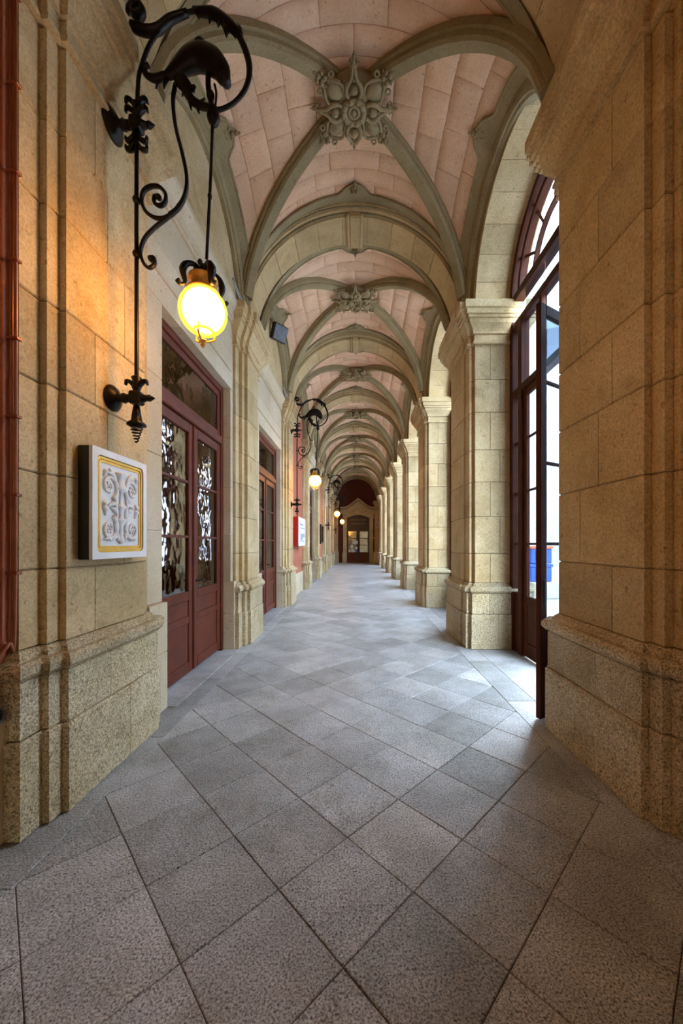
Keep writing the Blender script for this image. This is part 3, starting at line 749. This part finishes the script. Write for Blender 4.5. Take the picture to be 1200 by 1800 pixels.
for s in (0, 1):
    x0 = DX-.9+.9*s; lf = cbox(x0+.01, x0+.13, YEND+.02, YEND+.07,   .02, 2.64, .008).build('leaf', DARKWOOD, ed)
    cbox(x0+.77, x0+.89, YEND+.02, YEND+.07,   .02, 2.64, .008).build('stile', DARKWOOD, lf)
    cbox(x0+.13, x0+.77, YEND+.03, YEND+.06, .02, .84, .008).build('panel', WOOD, lf)
    cbox(x0+.13, x0+.77, YEND+.02, YEND+.07, 2.5, 2.64, .008).build('rail', DARKWOOD, lf)
    for z in (1.4, 1.95): cbox(x0+.13, x0+.77, YEND+.03, YEND+.06, z-.02, z+.02, .004).build('glazing_bar', DARKWOOD, lf)
    for a, b in ((.84, 1.38), (1.42, 1.93), (1.97, 2.5)): box(x0+.13, x0+.77, YEND+.04, YEND+.045, a, b).build('pane', DGLASS, lf)
for (x, z, w, h, mt, lb) in ((-.24, 1.62, .40, .26, PAPER, 'white rectangular paper sign, highest on the far door'), (-.50, 1.28, .19, .26, PAPER, 'small white notice in the middle of the far door glass'),
                              (-.43, .95, .22, .24, PAPER, 'lower white square notice on the far door glass'), (-.68, .95, .14, .2, PAPER, 'lowest left small pale notice on the far door')):
    s = empty('paper_notice', (DX+x, YEND+.02, z), lb, 'notice', 'papers on the far door')
    box(DX+x-w/2, DX+x+w/2, YEND+.005, YEND+.015, z-h/2, z+h/2).build('sheet', mt, s)
    for k in (-1, 0, 1): box(DX+x-w*.35, DX+x+w*.35, YEND+.002, YEND+.006, z+k*h*.25-h*.05, z+k*h*.25+h*.05).build('print_line', PRINT, s)
for z, mt, lb in ((1.16, PAPER, 'round pale blue sticker above the darker one on far door'), (.95, BLUE, 'round deep blue sticker low on the far door')):
    s = lathe([(.085, 0), (.085, .01)], 18, Matrix.Translation((DX-.12, YEND+.012, z)) @ Matrix.Rotation(PI/2, 4, 'X')).build('round_sticker', mt)
    tag(s, lb, 'sticker', 'round stickers on the far door')
s = empty('wall_sign', (1.31, YEND+.1, 2.0), 'small red and white sign right of the far door', 'sign')
box(1.22, 1.42, YEND+.09, YEND+.115, 1.90, 2.07).build('plate', REDBOX, s); box(1.24, 1.40, YEND+.085, YEND+.092, 1.955, 2.01).build('lettering', PAPER, s)

# ------------------------------------------------------------------ hanging lamp on a scrolled bracket
DL = 2.55
def lp(px, py, dy=0.0): return Vector(((px-627)/655*DL, DL+dy, 1.5+(956-py)/655*DL))
def lpath(pts, n=5): return catmull([lp(*p) for p in pts], n)
def lamp():
    root = empty('wall_lantern', (XL, DL, 2.3), 'nearest lit globe lantern on a wrought-iron scroll bracket with fish, left wall', 'lamp', 'globe lanterns along the left wall')
    RX = lp(240, 0).x; my = Matrix.Rotation(PI/2, 4, 'Y')
    br = MB()
    br.merge(tube(lpath([(240, 745), (240, 500), (240, 300), (242, 160), (249, 115), (268, 70), (298, 38), (330, 22), (360, 20), (390, 31), (418, 60), (435, 100), (438, 130), (430, 158), (412, 180), (392, 191), (378, 194)], 6), [.014]*8+[.016, .022, .022, .018, .014, .014, .016], 8))
    rod = br.build('bracket_rod', IRON, root, True)
    h = tube(lpath([(330, 22), (300, 34), (280, 50), (262, 55), (240, 50), (232, 45)], 4), [.02, .026, .028, .03, .03, .026], 8, 1.2)
    h.merge(tube([lp(232, 47)]+[Vector(p) for p in spiral(lp(242, 24), .075, .02, 2.6, -1.15, 18)][::1], .018, 6, 1.6)) if False else None
    h.merge(tube(spiral(lp(240, 20), .062, .022, 3.3, -1.2, 18), [.012, .018, .02, .016], 6, 1.7))
    h.build('horn_scroll', IRON, root, True)
    s = tube(lpath([(308, 150), (304, 180), (309, 225), (320, 268), (328, 310), (326, 340), (314, 365), (298, 378)], 5), .013, 6, 1.5)
    s.merge(tube(lpath([(320, 355), (305, 374), (288, 384), (270, 382), (255, 370), (249, 352), (253, 336), (266, 328), (281, 329), (291, 341), (290, 356), (280, 362), (271, 356), (272, 346), (279, 346)], 4), .012, 6, 1.6))
    s.merge(tube(lpath([(314, 365), (295, 382), (270, 402), (254, 420), (247, 442), (252, 462), (262, 471), (272, 464), (271, 453), (264, 453)], 4), .011, 6, 1.6))
    for p, r in (((279, 347), .02), ((265, 455), .02)): s.merge(ell(lp(*p), (r, r*1.3, r), 8, 6))
    s.build('scroll', IRON, root, True)
    for p in ((240, 352), (240, 447)): ell(lp(*p), (.026, .03, .026), 10, 6).build('collar', IRON, root, True)
    # acanthus leaves over the hoop
    m = MB()
    for i, (a, b, l) in enumerate((((368, 24), (368, 42), .02), ((380, 30), (384, 48), .022), ((394, 40), (398, 66), .026), ((406, 52), (414, 68), .02), ((418, 60), (418, 40), .022), ((340, 14), (350, 34), .018))):
        m.merge(tube([lp(*a), (lp(*a)+lp(*b))/2+Vector((0.01, 0, 0)), lp(*b)], [l, l*.9, .004], 6, .7))
    m.merge(tube(lpath([(345, 20), (375, 24), (402, 42), (424, 62)], 5), [.026, .036, .034, .02], 8, .9))
    m.build('acanthus', IRON, root, True)
    # the fish
    body = lpath([(270, 136), (292, 133), (312, 122), (332, 108), (352, 101), (372, 108), (387, 124), (395, 143)], 5)
    f = tube(body, [.016, .03, .058, .084, .094, .09, .07, .042], 12, .66); fish = f.build('fish_figure', IRON, root, True)
    m = tube(lpath([(290, 133), (272, 138), (258, 132), (254, 120), (262, 114)], 4), [.03, .03, .022, .018, .02], 8, .7)
    for a, b in (((282, 136), (274, 156)), ((292, 138), (288, 156))): m.merge(tube([lp(*a), lp(*b)], [.026, .005], 6, .6))
    m.build('tail_fin', IRON, fish, True)
    m = tube(lpath([(348, 92), (345, 80), (344, 72), (350, 67), (355, 71)], 4), [.03, .016, .012, .012, .016], 7, .7); m.build('crest', IRON, fish, True)
    ell(lp(396, 141), (.038, .05, .034), 10, 8).build('snout', IRON, fish, True)
    for dy in (-.05, .05): ell(lp(384, 128, dy), (.014, .014, .014), 8, 6).build('eye', IRON, fish, True)
    m = tube(lpath([(316, 140), (326, 152), (332, 168), (342, 180), (356, 187), (372, 190)], 4), [.05, .045, .03, .03, .028, .024], 8, .8)
    for a, b in (((324, 158), (320, 170)), ((334, 176), (336, 194)), ((346, 184), (350, 200)), ((352, 182), (360, 172)), ((340, 152), (341, 164))): m.merge(tube([lp(*a), lp(*b)], [.02, .004], 6, .7))
    m.build('leaf_scroll', IRON, root, True)
    m = tube(lpath([(366, 130), (366, 150), (368, 168), (374, 192)], 4), .018, 7); m.merge(tube(lpath([(377, 148), (380, 165), (378, 192)], 4), .008, 6))
    m.merge(ell(lp(370, 168), (.028, .028, .035), 8, 6)); m.build('hook', IRON, root, True)
    m = lathe([(.006, -.085), (.03, -.06), (.045, -.02), (.03, .0), (.04, .03), (.02, .06), (.006, .07)], 12, Matrix.Translation(lp(375, 202))); m.build('pendant_socket', IRON, root, True)
    m = tube([lp(374, 210), lp(369, 335), lp(363, 455)], .011, 8); m.merge(ell(lp(368.6, 345), (.016, .016, .028), 8, 6)); m.build('hanging_rod', IRON, root, True)
    # wall fixings
    for (py, R0, nm) in ((220, .105, 0), (700, .088, 1)):
        z = lp(0, py).z
        prof = [(R0, 0), (R0, .012), (R0*.86, .022), (R0*.80, .03), (R0*.5, .045), (R0*.30, .06), (.03, .07), (.036, .085), (.028, .10), (.028, RX-XL-.02), (.034, RX-XL)]
        lathe(prof, 24, Matrix.Translation((XL+.001, DL, z)) @ my).build('wall_plate', IRON, root, True)
        m = cbox(RX-.04, RX+.04, DL-.04, DL+.04, z-.045, z+.045, .012)
        m.merge(lathe([(.03, 0), (.02, .03), (.024, .05), (.012, .07), (.004, .085)], 10, Matrix.Translation((RX+.04, DL, z)) @ my))
        m.build('joint_block', IRON, root)
        for e in (-1, 1):
            for k, sy in ((0, 1), (1, 1)) if nm == 0 else ((0, 1),):
                o = Vector((RX, DL, z+.05+.06*k)); q = [o, o+Vector((e*.03, 0, .05)), o+Vector((e*.065, 0, .07)), o+Vector((e*.075, 0, .04))]
                tube(catmull(q, 4), [.012, .016, .012, .008], 6, 1.6).build('leaf_curl', IRON, root, True)
                if nm == 0:
                    o = Vector((RX, DL, z-.05-.06*k)); q = [o, o+Vector((e*.03, 0, -.05)), o+Vector((e*.065, 0, -.06)), o+Vector((e*.072, 0, -.03))]
                    tube(catmull(q, 4), [.012, .016, .012, .008], 6, 1.6).build('leaf_curl', IRON, root, True)
        lathe([(.018, 0), (.03, .03), (.022, .06), (.034, .10), (.02, .11)], 10, Matrix.Translation((RX, DL, z+.04))).build('socket', IRON, root, True)
    z = lp(0, 745).z
    m = lathe([(.02, .12), (.03, .06), (.035, .02), (.06, .0), (.062, -.012), (.03, -.02)][::-1], 12, Matrix.Translation((RX, DL, z))); m.build('finial_cup', IRON, root, True)
    sp_ = [(RX+lerp(.042, .006, i/60)*math.cos(i*.62), DL+lerp(.042, .006, i/60)*math.sin(i*.62), z-.01-.12*i/60) for i in range(61)]
    tube(sp_, .0055, 5, 1, (0, 0, 1)).build('spring_finial', IRON, root, True)
    # the globe
    gc = lp(357, 548); g = .158
    prof = [(max(.02, math.sin(PI*k/16)), -math.cos(PI*k/16)) for k in range(1, 16)]
    gl = lathe([(r*g, z_*g) for r, z_ in prof], 28, Matrix.Translation(gc)).build('globe', SHELL, root, True)
    lathe([(r*g*.86, z_*g*.86) for r, z_ in prof], 24, Matrix.Translation(gc+Vector((.004, 0, .006)))).build('glow', GLOBE, gl, True)
    top = gc+Vector((0, 0, g*.93))
    cp = lathe([(.105, -.03), (.108, -.01), (.085, .0), (.08, .03), (.085, .055), (.098, .065), (.095, .08), (.05, .09), (.02, .11), (.015, .13)], 20, Matrix.Translation(top)); cup = cp.build('globe_cap', LITBRONZE, root, True)
    for k in range(4):
        a = PI/4+k*PI/2; d = Vector((math.cos(a), math.sin(a), 0)); q = [top+Vector((0, 0, .13))+d*.02, top+d*.06+Vector((0, 0, .145)), top+d*.11+Vector((0, 0, .125)), top+d*.135+Vector((0, 0, .07)), top+d*.12+Vector((0, 0, .0)), top+d*.15+Vector((0, 0, -.03)), top+d*.17+Vector((0, 0, -.01))]
        tube(catmull(q, 4), [.01, .014, .02, .024, .012, .01, .016], 6, 1.3, (-d.y, d.x, 0)).build('cap_scroll', IRON if k else IRON, cup, True)
    m = lathe([(.012, .10), (.03, .115), (.036, .14), (.02, .16), (.012, .18)], 12, Matrix.Translation(top))
    for k in range(4):
        a = k*PI/2; m.merge(ell(top+Vector((.05*math.cos(a), .05*math.sin(a), .155)), (.018, .018, .022), 7, 5))
    m.build('crown', IRON, cup, True)
    bt = gc-Vector((0, 0, g*.92))
    m = torus(.062, .009, Matrix.Translation(bt+Vector((0, 0, .012))), 20, 6)
    for k in range(3):
        a = k*2*PI/3+.5; d = Vector((math.cos(a), math.sin(a), 0))
        m.merge(tube(catmull([bt+d*.066+Vector((0, 0, .05)), bt+d*.07, bt+d*.075+Vector((0, 0, -.03)), bt+d*.03+Vector((0, 0, -.055)), bt+Vector((0, 0, -.06))], 4), .007, 6, 1, (-d.y, d.x, 0)))
    m.merge(lathe([(.005, -.10), (.018, -.085), (.01, -.07), (.03, -.06), (.026, -.05), (.008, -.045)], 10, Matrix.Translation(bt)))
    m.build('bottom_finial', LITBRONZE, root, True)
    return root
lamp1 = lamp()

# ------------------------------------------------------------------ marble relief plaque
pq = empty('relief_plaque', (-1.64, 2.54, 1.407), 'white carved relief panel in a gilded frame hung below the nearest lamp', 'plaque')
y0, y1, z0, z1 = 2.235, 2.81, 1.405, 2.095
cbox(XL+.001, -1.605, y0, y1, z0, z1, .004).build('case', BLACK, pq)
def rrect(a, b, c_, d, r, n=5):
    o = []
    for cx_, cy_, s in ((b-r, c_+r, -PI/2), (b-r, d-r, 0), (a+r, d-r, PI/2), (a+r, c_+r, PI)):
        o += [(cx_+r*math.cos(s+PI/2*k/n), cy_+r*math.sin(s+PI/2*k/n)) for k in range(n+1)]
    return o
def ringframe(o0, o1, r0, r1, xb, xf):
    a = rrect(y0+o0, y1-o0, z0+o0, z1-o0, r0); b = rrect(y0+o1, y1-o1, z0+o1, z1-o1, r1); m = MB(); n = len(a)
    rings = [[(xb, p[0], p[1]) for p in a], [(xf, p[0], p[1]) for p in a], [(xf, p[0], p[1]) for p in b], [(xb, p[0], p[1]) for p in b]]
    return loft(rings, closed=True)
ringframe(0.0, .042, .006, .035, -1.606, -1.585).build('border', MARBLE, pq)
gf = ringframe(.042, .084, .035, .012, -1.606, -1.602).build('gilded_frame', GOLD, pq)
ringframe(.05, .062, .03, .024, -1.603, -1.592).build('gilded_bead', GOLD, gf); ringframe(.070, .082, .02, .014, -1.603, -1.594).build('gilded_bead', GOLD, gf)
pn = box(-1.606, -1.600, y0+.08, y1-.08, z0+.08, z1-.08).build('relief_ground', MARBLE, pq)
yc = (y0+y1)/2; xf = -1.595
def T2(pts, r): return tube(catmull([(xf, p[0], p[1]) for p in pts], 4), r, 6, 1.0, (1, 0, 0))
for s in (-1, 1):
    m = MB()
    for (cz, r0, a0, dirn) in ((1.87, .084, -1.2, 1), (1.60, .084, 1.2, -1)):
        ctr = (xf, yc+s*.118, cz)
        sp = [(xf, ctr[1]+s*lerp(r0, .016, k/30)*math.cos(a0+dirn*k/30*8.2+PI), cz+lerp(r0, .016, k/30)*math.sin(a0+dirn*k/30*8.2)) for k in range(31)]
        m.merge(tube(sp, [.014, .012, .010, .008], 6, 1, (1, 0, 0)))
        for k in range(6):
            a = k*PI/3; m.merge(ell((xf, ctr[1]+.024*math.cos(a), cz+.024*math.sin(a)), (.008, .012, .012), 6, 4))
        m.merge(ell((xf-.002, ctr[1], cz), (.014, .012, .012), 6, 4))
    m.merge(T2([(yc+s*.03, 1.52), (yc+s*.06, 1.62), (yc+s*.05, 1.70), (yc+s*.06, 1.77), (yc+s*.05, 1.86), (yc+s*.08, 1.95), (yc+s*.12, 1.985)], [.015, .011, .013, .010, .012, .008]))
    for (a, b, c_, d) in ((.05, 1.70, .11, 1.735), (.055, 1.76, .13, 1.745), (.06, 1.93, .15, 1.96), (.04, 1.55, .10, 1.52), (.10, 1.52, .17, 1.53), (.15, 1.97, .175, 1.93), (.16, 1.78, .18, 1.72), (.155, 1.68, .18, 1.75)):
        m.merge(T2([(yc+s*a, b), (yc+s*(a+c_)/2+.006, (b+d)/2+.01), (yc+s*c_, d)], [.005, .018, .004]))
    m.build('foliage_scroll', MARBLE, pn, True)
m = MB()
prof = [(.012, 1.50), (.03, 1.52), (.014, 1.56), (.018, 1.62), (.045, 1.655), (.05, 1.665), (.014, 1.675), (.012, 1.72), (.04, 1.745), (.042, 1.755), (.012, 1.77), (.01, 1.84), (.05, 1.865), (.045, 1.88), (.03, 1.90), (.034, 1.95), (.055, 1.965), (.05, 1.975), (.01, 1.985)]
m.merge(lathe(prof, 12, Matrix.Translation((xf, yc, 0)) @ Matrix.Diagonal((.6, 1.1, 1, 1)))); m.build('candelabrum', MARBLE, pn, True)

# ------------------------------------------------------------------ small fittings
pp = empty('conduit', (-1.7, 1.86, .6), 'pair of red-brown conduit pipes clipped beside the nearest pilaster', 'pipe')
for k, dx in ((0, 0.0), (1, .022)):
    path = catmull([(-1.765+dx, 1.905, 6.4), (-1.765+dx, 1.905, 3.0), (-1.765+dx, 1.90, 1.12), (-1.768+dx, 1.87, 1.0), (-1.79+dx, 1.80, .90), (-1.787+dx, 1.80, .78), (-1.80+dx, 1.80, .70)], 6)
    tube(path, .009, 7, 1, (1, 0, 0)).build('pipe', COPPER, pp, True)
for z in (1.35, 1.75, 2.15, 2.55, 2.95, 3.4, 3.85, 4.3): cbox(-1.785, -1.725, 1.89, 1.925, z-.008, z+.008, .003).build('clip', COPPER, pp)
sp0 = empty('spotlight', (-1.77, 1.80, .65), 'small black spotlight on the red wall at the left edge', 'light fitting')
Ms = Matrix.Translation((-1.80, 1.79, .66)) @ Matrix.Rotation(1.45, 4, 'Y')
lathe([(.03, -.06), (.032, 0), (.042, .02), (.042, .07), (.034, .07), (.03, .055), (.004, .055)], 18, Ms).build('housing', BLACK, sp0, True)
lathe([(.028, .052), (.028, .058)], 14, Ms).build('lens', DGLASS, sp0)
tag(sp0)
fl = empty('floodlight', (-1.77, B2, 5.75), 'black rectangular floodlight on the wall above the second door', 'light fitting')
Mf = Matrix.Translation((-1.60, B2, 5.84)) @ Matrix.Rotation(math.radians(-40), 4, 'Z') @ Matrix.Rotation(math.radians(112), 4, 'Y')
cbox(-.16, .16, -.17, .17, -.05, .05, .015).xf(Mf).build('housing', BLACK, fl)
cbox(-.14, .14, -.15, .15, .05, .056, .003).xf(Mf).build('glass_front', plain('lamp_glass', (.10, .11, .12), .4, .2, .3, 10), fl)
m = MB()
for k in range(5): m.merge(cbox(-.15+.06*k, -.13+.06*k, -.15, .15, -.085, -.05, .004))
m.xf(Mf).build('cooling_fins', BLACK, fl)
tube([(-1.78, B2, 5.80), (-1.68, B2, 5.80)], .02, 8).build('bracket', BLACK, fl)
for k, (yy, lb) in enumerate(((C2-.45, 'loose grey cables lying on the capital of the second left pilaster'), (cen(3)-.45, 'loose grey cables lying on the capital of the third left pilaster'))):
    cb = empty('cable_bundle', (-1.6, yy, 4.9), lb, 'cable', 'cables on the left capitals')
    for q, mt in ((0, CABLE), (1, BLACK), (2, CABLE)):
        tube(catmull([(-1.69, yy-.42, 5.10+.02*q), (-1.66, yy-.2, 4.98+.02*q), (-1.60, yy-.05, 4.93+.012*q), (-1.54, yy+.05, 4.915+.012*q), (-1.52, yy+.2, 4.915+.014*q)], 5), .009, 6).build('cable', mt, cb, True)
nb = empty('noticeboard', (-1.7, 10.85, 1.44), 'red wall case with a white printed poster under the second lamp', 'noticeboard')
cbox(-1.80, -1.605, 10.2, 11.5, 1.44, 2.25, .006).build('case', REDBOX, nb)
cbox(-1.606, -1.59, 10.2, 11.5, 1.44, 2.25, .005).build('frame', PAPER, nb)
ps = box(-1.592, -1.586, 10.28, 11.42, 1.53, 2.17).build('poster', PAPER, nb)
for k, (a, b, z, h) in enumerate(((10.4, 11.0, 2.05, .05), (10.4, 11.3, 1.95, .03), (10.5, 10.9, 1.7, .18), (11.0, 11.3, 1.75, .12), (10.4, 11.2, 1.58, .03))): box(-1.587, -1.583, a, b, z-h/2, z+h/2).build('print_line', PRINT, ps)
nb2 = empty('noticeboard', (-1.7, 17.6, 1.4), 'dark wall case on the far red wall beyond the noticeboard', 'noticeboard')
cbox(-1.80, -1.62, 17.0, 18.1, 1.5, 2.4, .01).build('case', DARKWOOD, nb2); cbox(-1.622, -1.61, 17.08, 18.02, 1.58, 2.32, .004).build('glass_front', DGLASS, nb2)

# ------------------------------------------------------------------ street outside
fc = empty('opposite_building', (15, 20, 0), 'pale facade across the street seen through the glazed screen', 'building')
box(15.0, 16.0, -10, 50, -.05, 9.5).build('wall', FACADE, fc)
for i in range(14):
    for j in range(2):
        yy = -4+i*3.6; zz = 1.4+j*3.6
        wn = box(14.93, 15.02, yy-.75, yy+.75, zz-.1, zz+2.4).build('window', PALE, fc)
        box(14.90, 14.94, yy-.6, yy+.6, zz, zz+2.25).build('pane', plain('facade_glass', (.2, .25, .33), .15, 0, .1, 3) if (i, j) == (0, 0) else bpy.data.materials['facade_glass'], wn)
box(14.0, 15.0, 25.0, 36.0, -.05, 25.0).build('tower', FACADE, fc)
box(14.7, 15.2, -10, 50, 9.5, 9.9).build('cornice', PALE, fc)
lg = tag(cbox(4.9, 5.8, 10.3, 11.6, -.03, .42, .02).build('stone_ledge', PALE), 'low pale stone ledge outside, under the blue crates', 'ledge')
for k, (z, lb) in enumerate(((.42, 'lower blue plastic crate outside the glass'), (.94, 'upper blue plastic crate outside the glass, with orange lid'))):
    cr = empty('plastic_crate', (5.25, 10.9, z), lb, 'crate', 'blue crates outside')
    cbox(4.95, 5.55, 10.6, 11.2, z, z+.42, .02).build('body', BLUE, cr)
    cbox(4.92, 5.58, 10.57, 11.23, z+.42, z+.50 if k == 0 else z+.50, .01).build('rim' if k == 0 else 'lid', BLUE if k == 0 else ORANGE, cr)
    for s in (-1, 1): cbox(5.25+s*.12-.05, 5.25+s*.12+.05, 10.585, 10.605, z+.05, z+.36, .004).build('rib', BLUE, cr)

# ------------------------------------------------------------------ repeats down the arcade
bpy.context.view_layer.update()
kid_map()
for k in range(3, 9):
    d = (0, SP*(k-2), 0)
    copy_tree(pier2, d, None, '%s stone pier on the right, counting from the camera' % ORD[k-1])
    copy_tree(pil2, d, None, '%s stone pilaster on the left wall, counting from the camera' % ORD[k-1])
    copy_tree(arch2, d, None, '%s transverse stone arch overhead, counting from the camera' % ORD[k-1])
for k in range(3, 9):
    d = (0, SP*(k-2), 0)
    copy_tree(vault2, d, None, '%s pink cross vault from the camera' % ORD[k-1])
    copy_tree(arc2, d, None, '%s round arch of the right arcade wall from the camera' % ORD[k-1])
    if k == 8: continue
    w = copy_tree(win2, d, None, 'timber glazed screen in the %s arch on the right' % ORD[k-1]); w.name = 'window_%d' % k
win2.name = 'window_2'
for k, n in ((4, 3), (6, 4), (8, 5)):
    d = (0, SP*(k-2), 0); nm = ['third', 'fourth', 'fifth'][n-3]
    copy_tree(w2, d, None, 'pale stone wall around the %s door on the left' % nm)
    q = copy_tree(d2, d, None, '%s glazed double door on the left wall' % nm); q.name = 'door_%d' % n
    copy_tree(r2, d)
for k, nm in ((5, 'fifth'), (7, 'seventh')):
    copy_tree(r3, (0, SP*(k-3), 0), None, 'red plaster wall in the %s bay on the left' % nm)
for k, nm in ((3, 'second lit globe lantern from the camera, above the red noticeboard'), (6, 'third lit globe lantern from the camera on the left'), (8, 'farthest lit globe lantern, beside the end door')):
    copy_tree(lamp1, (0, cen(k)-DL, 0), None, nm)
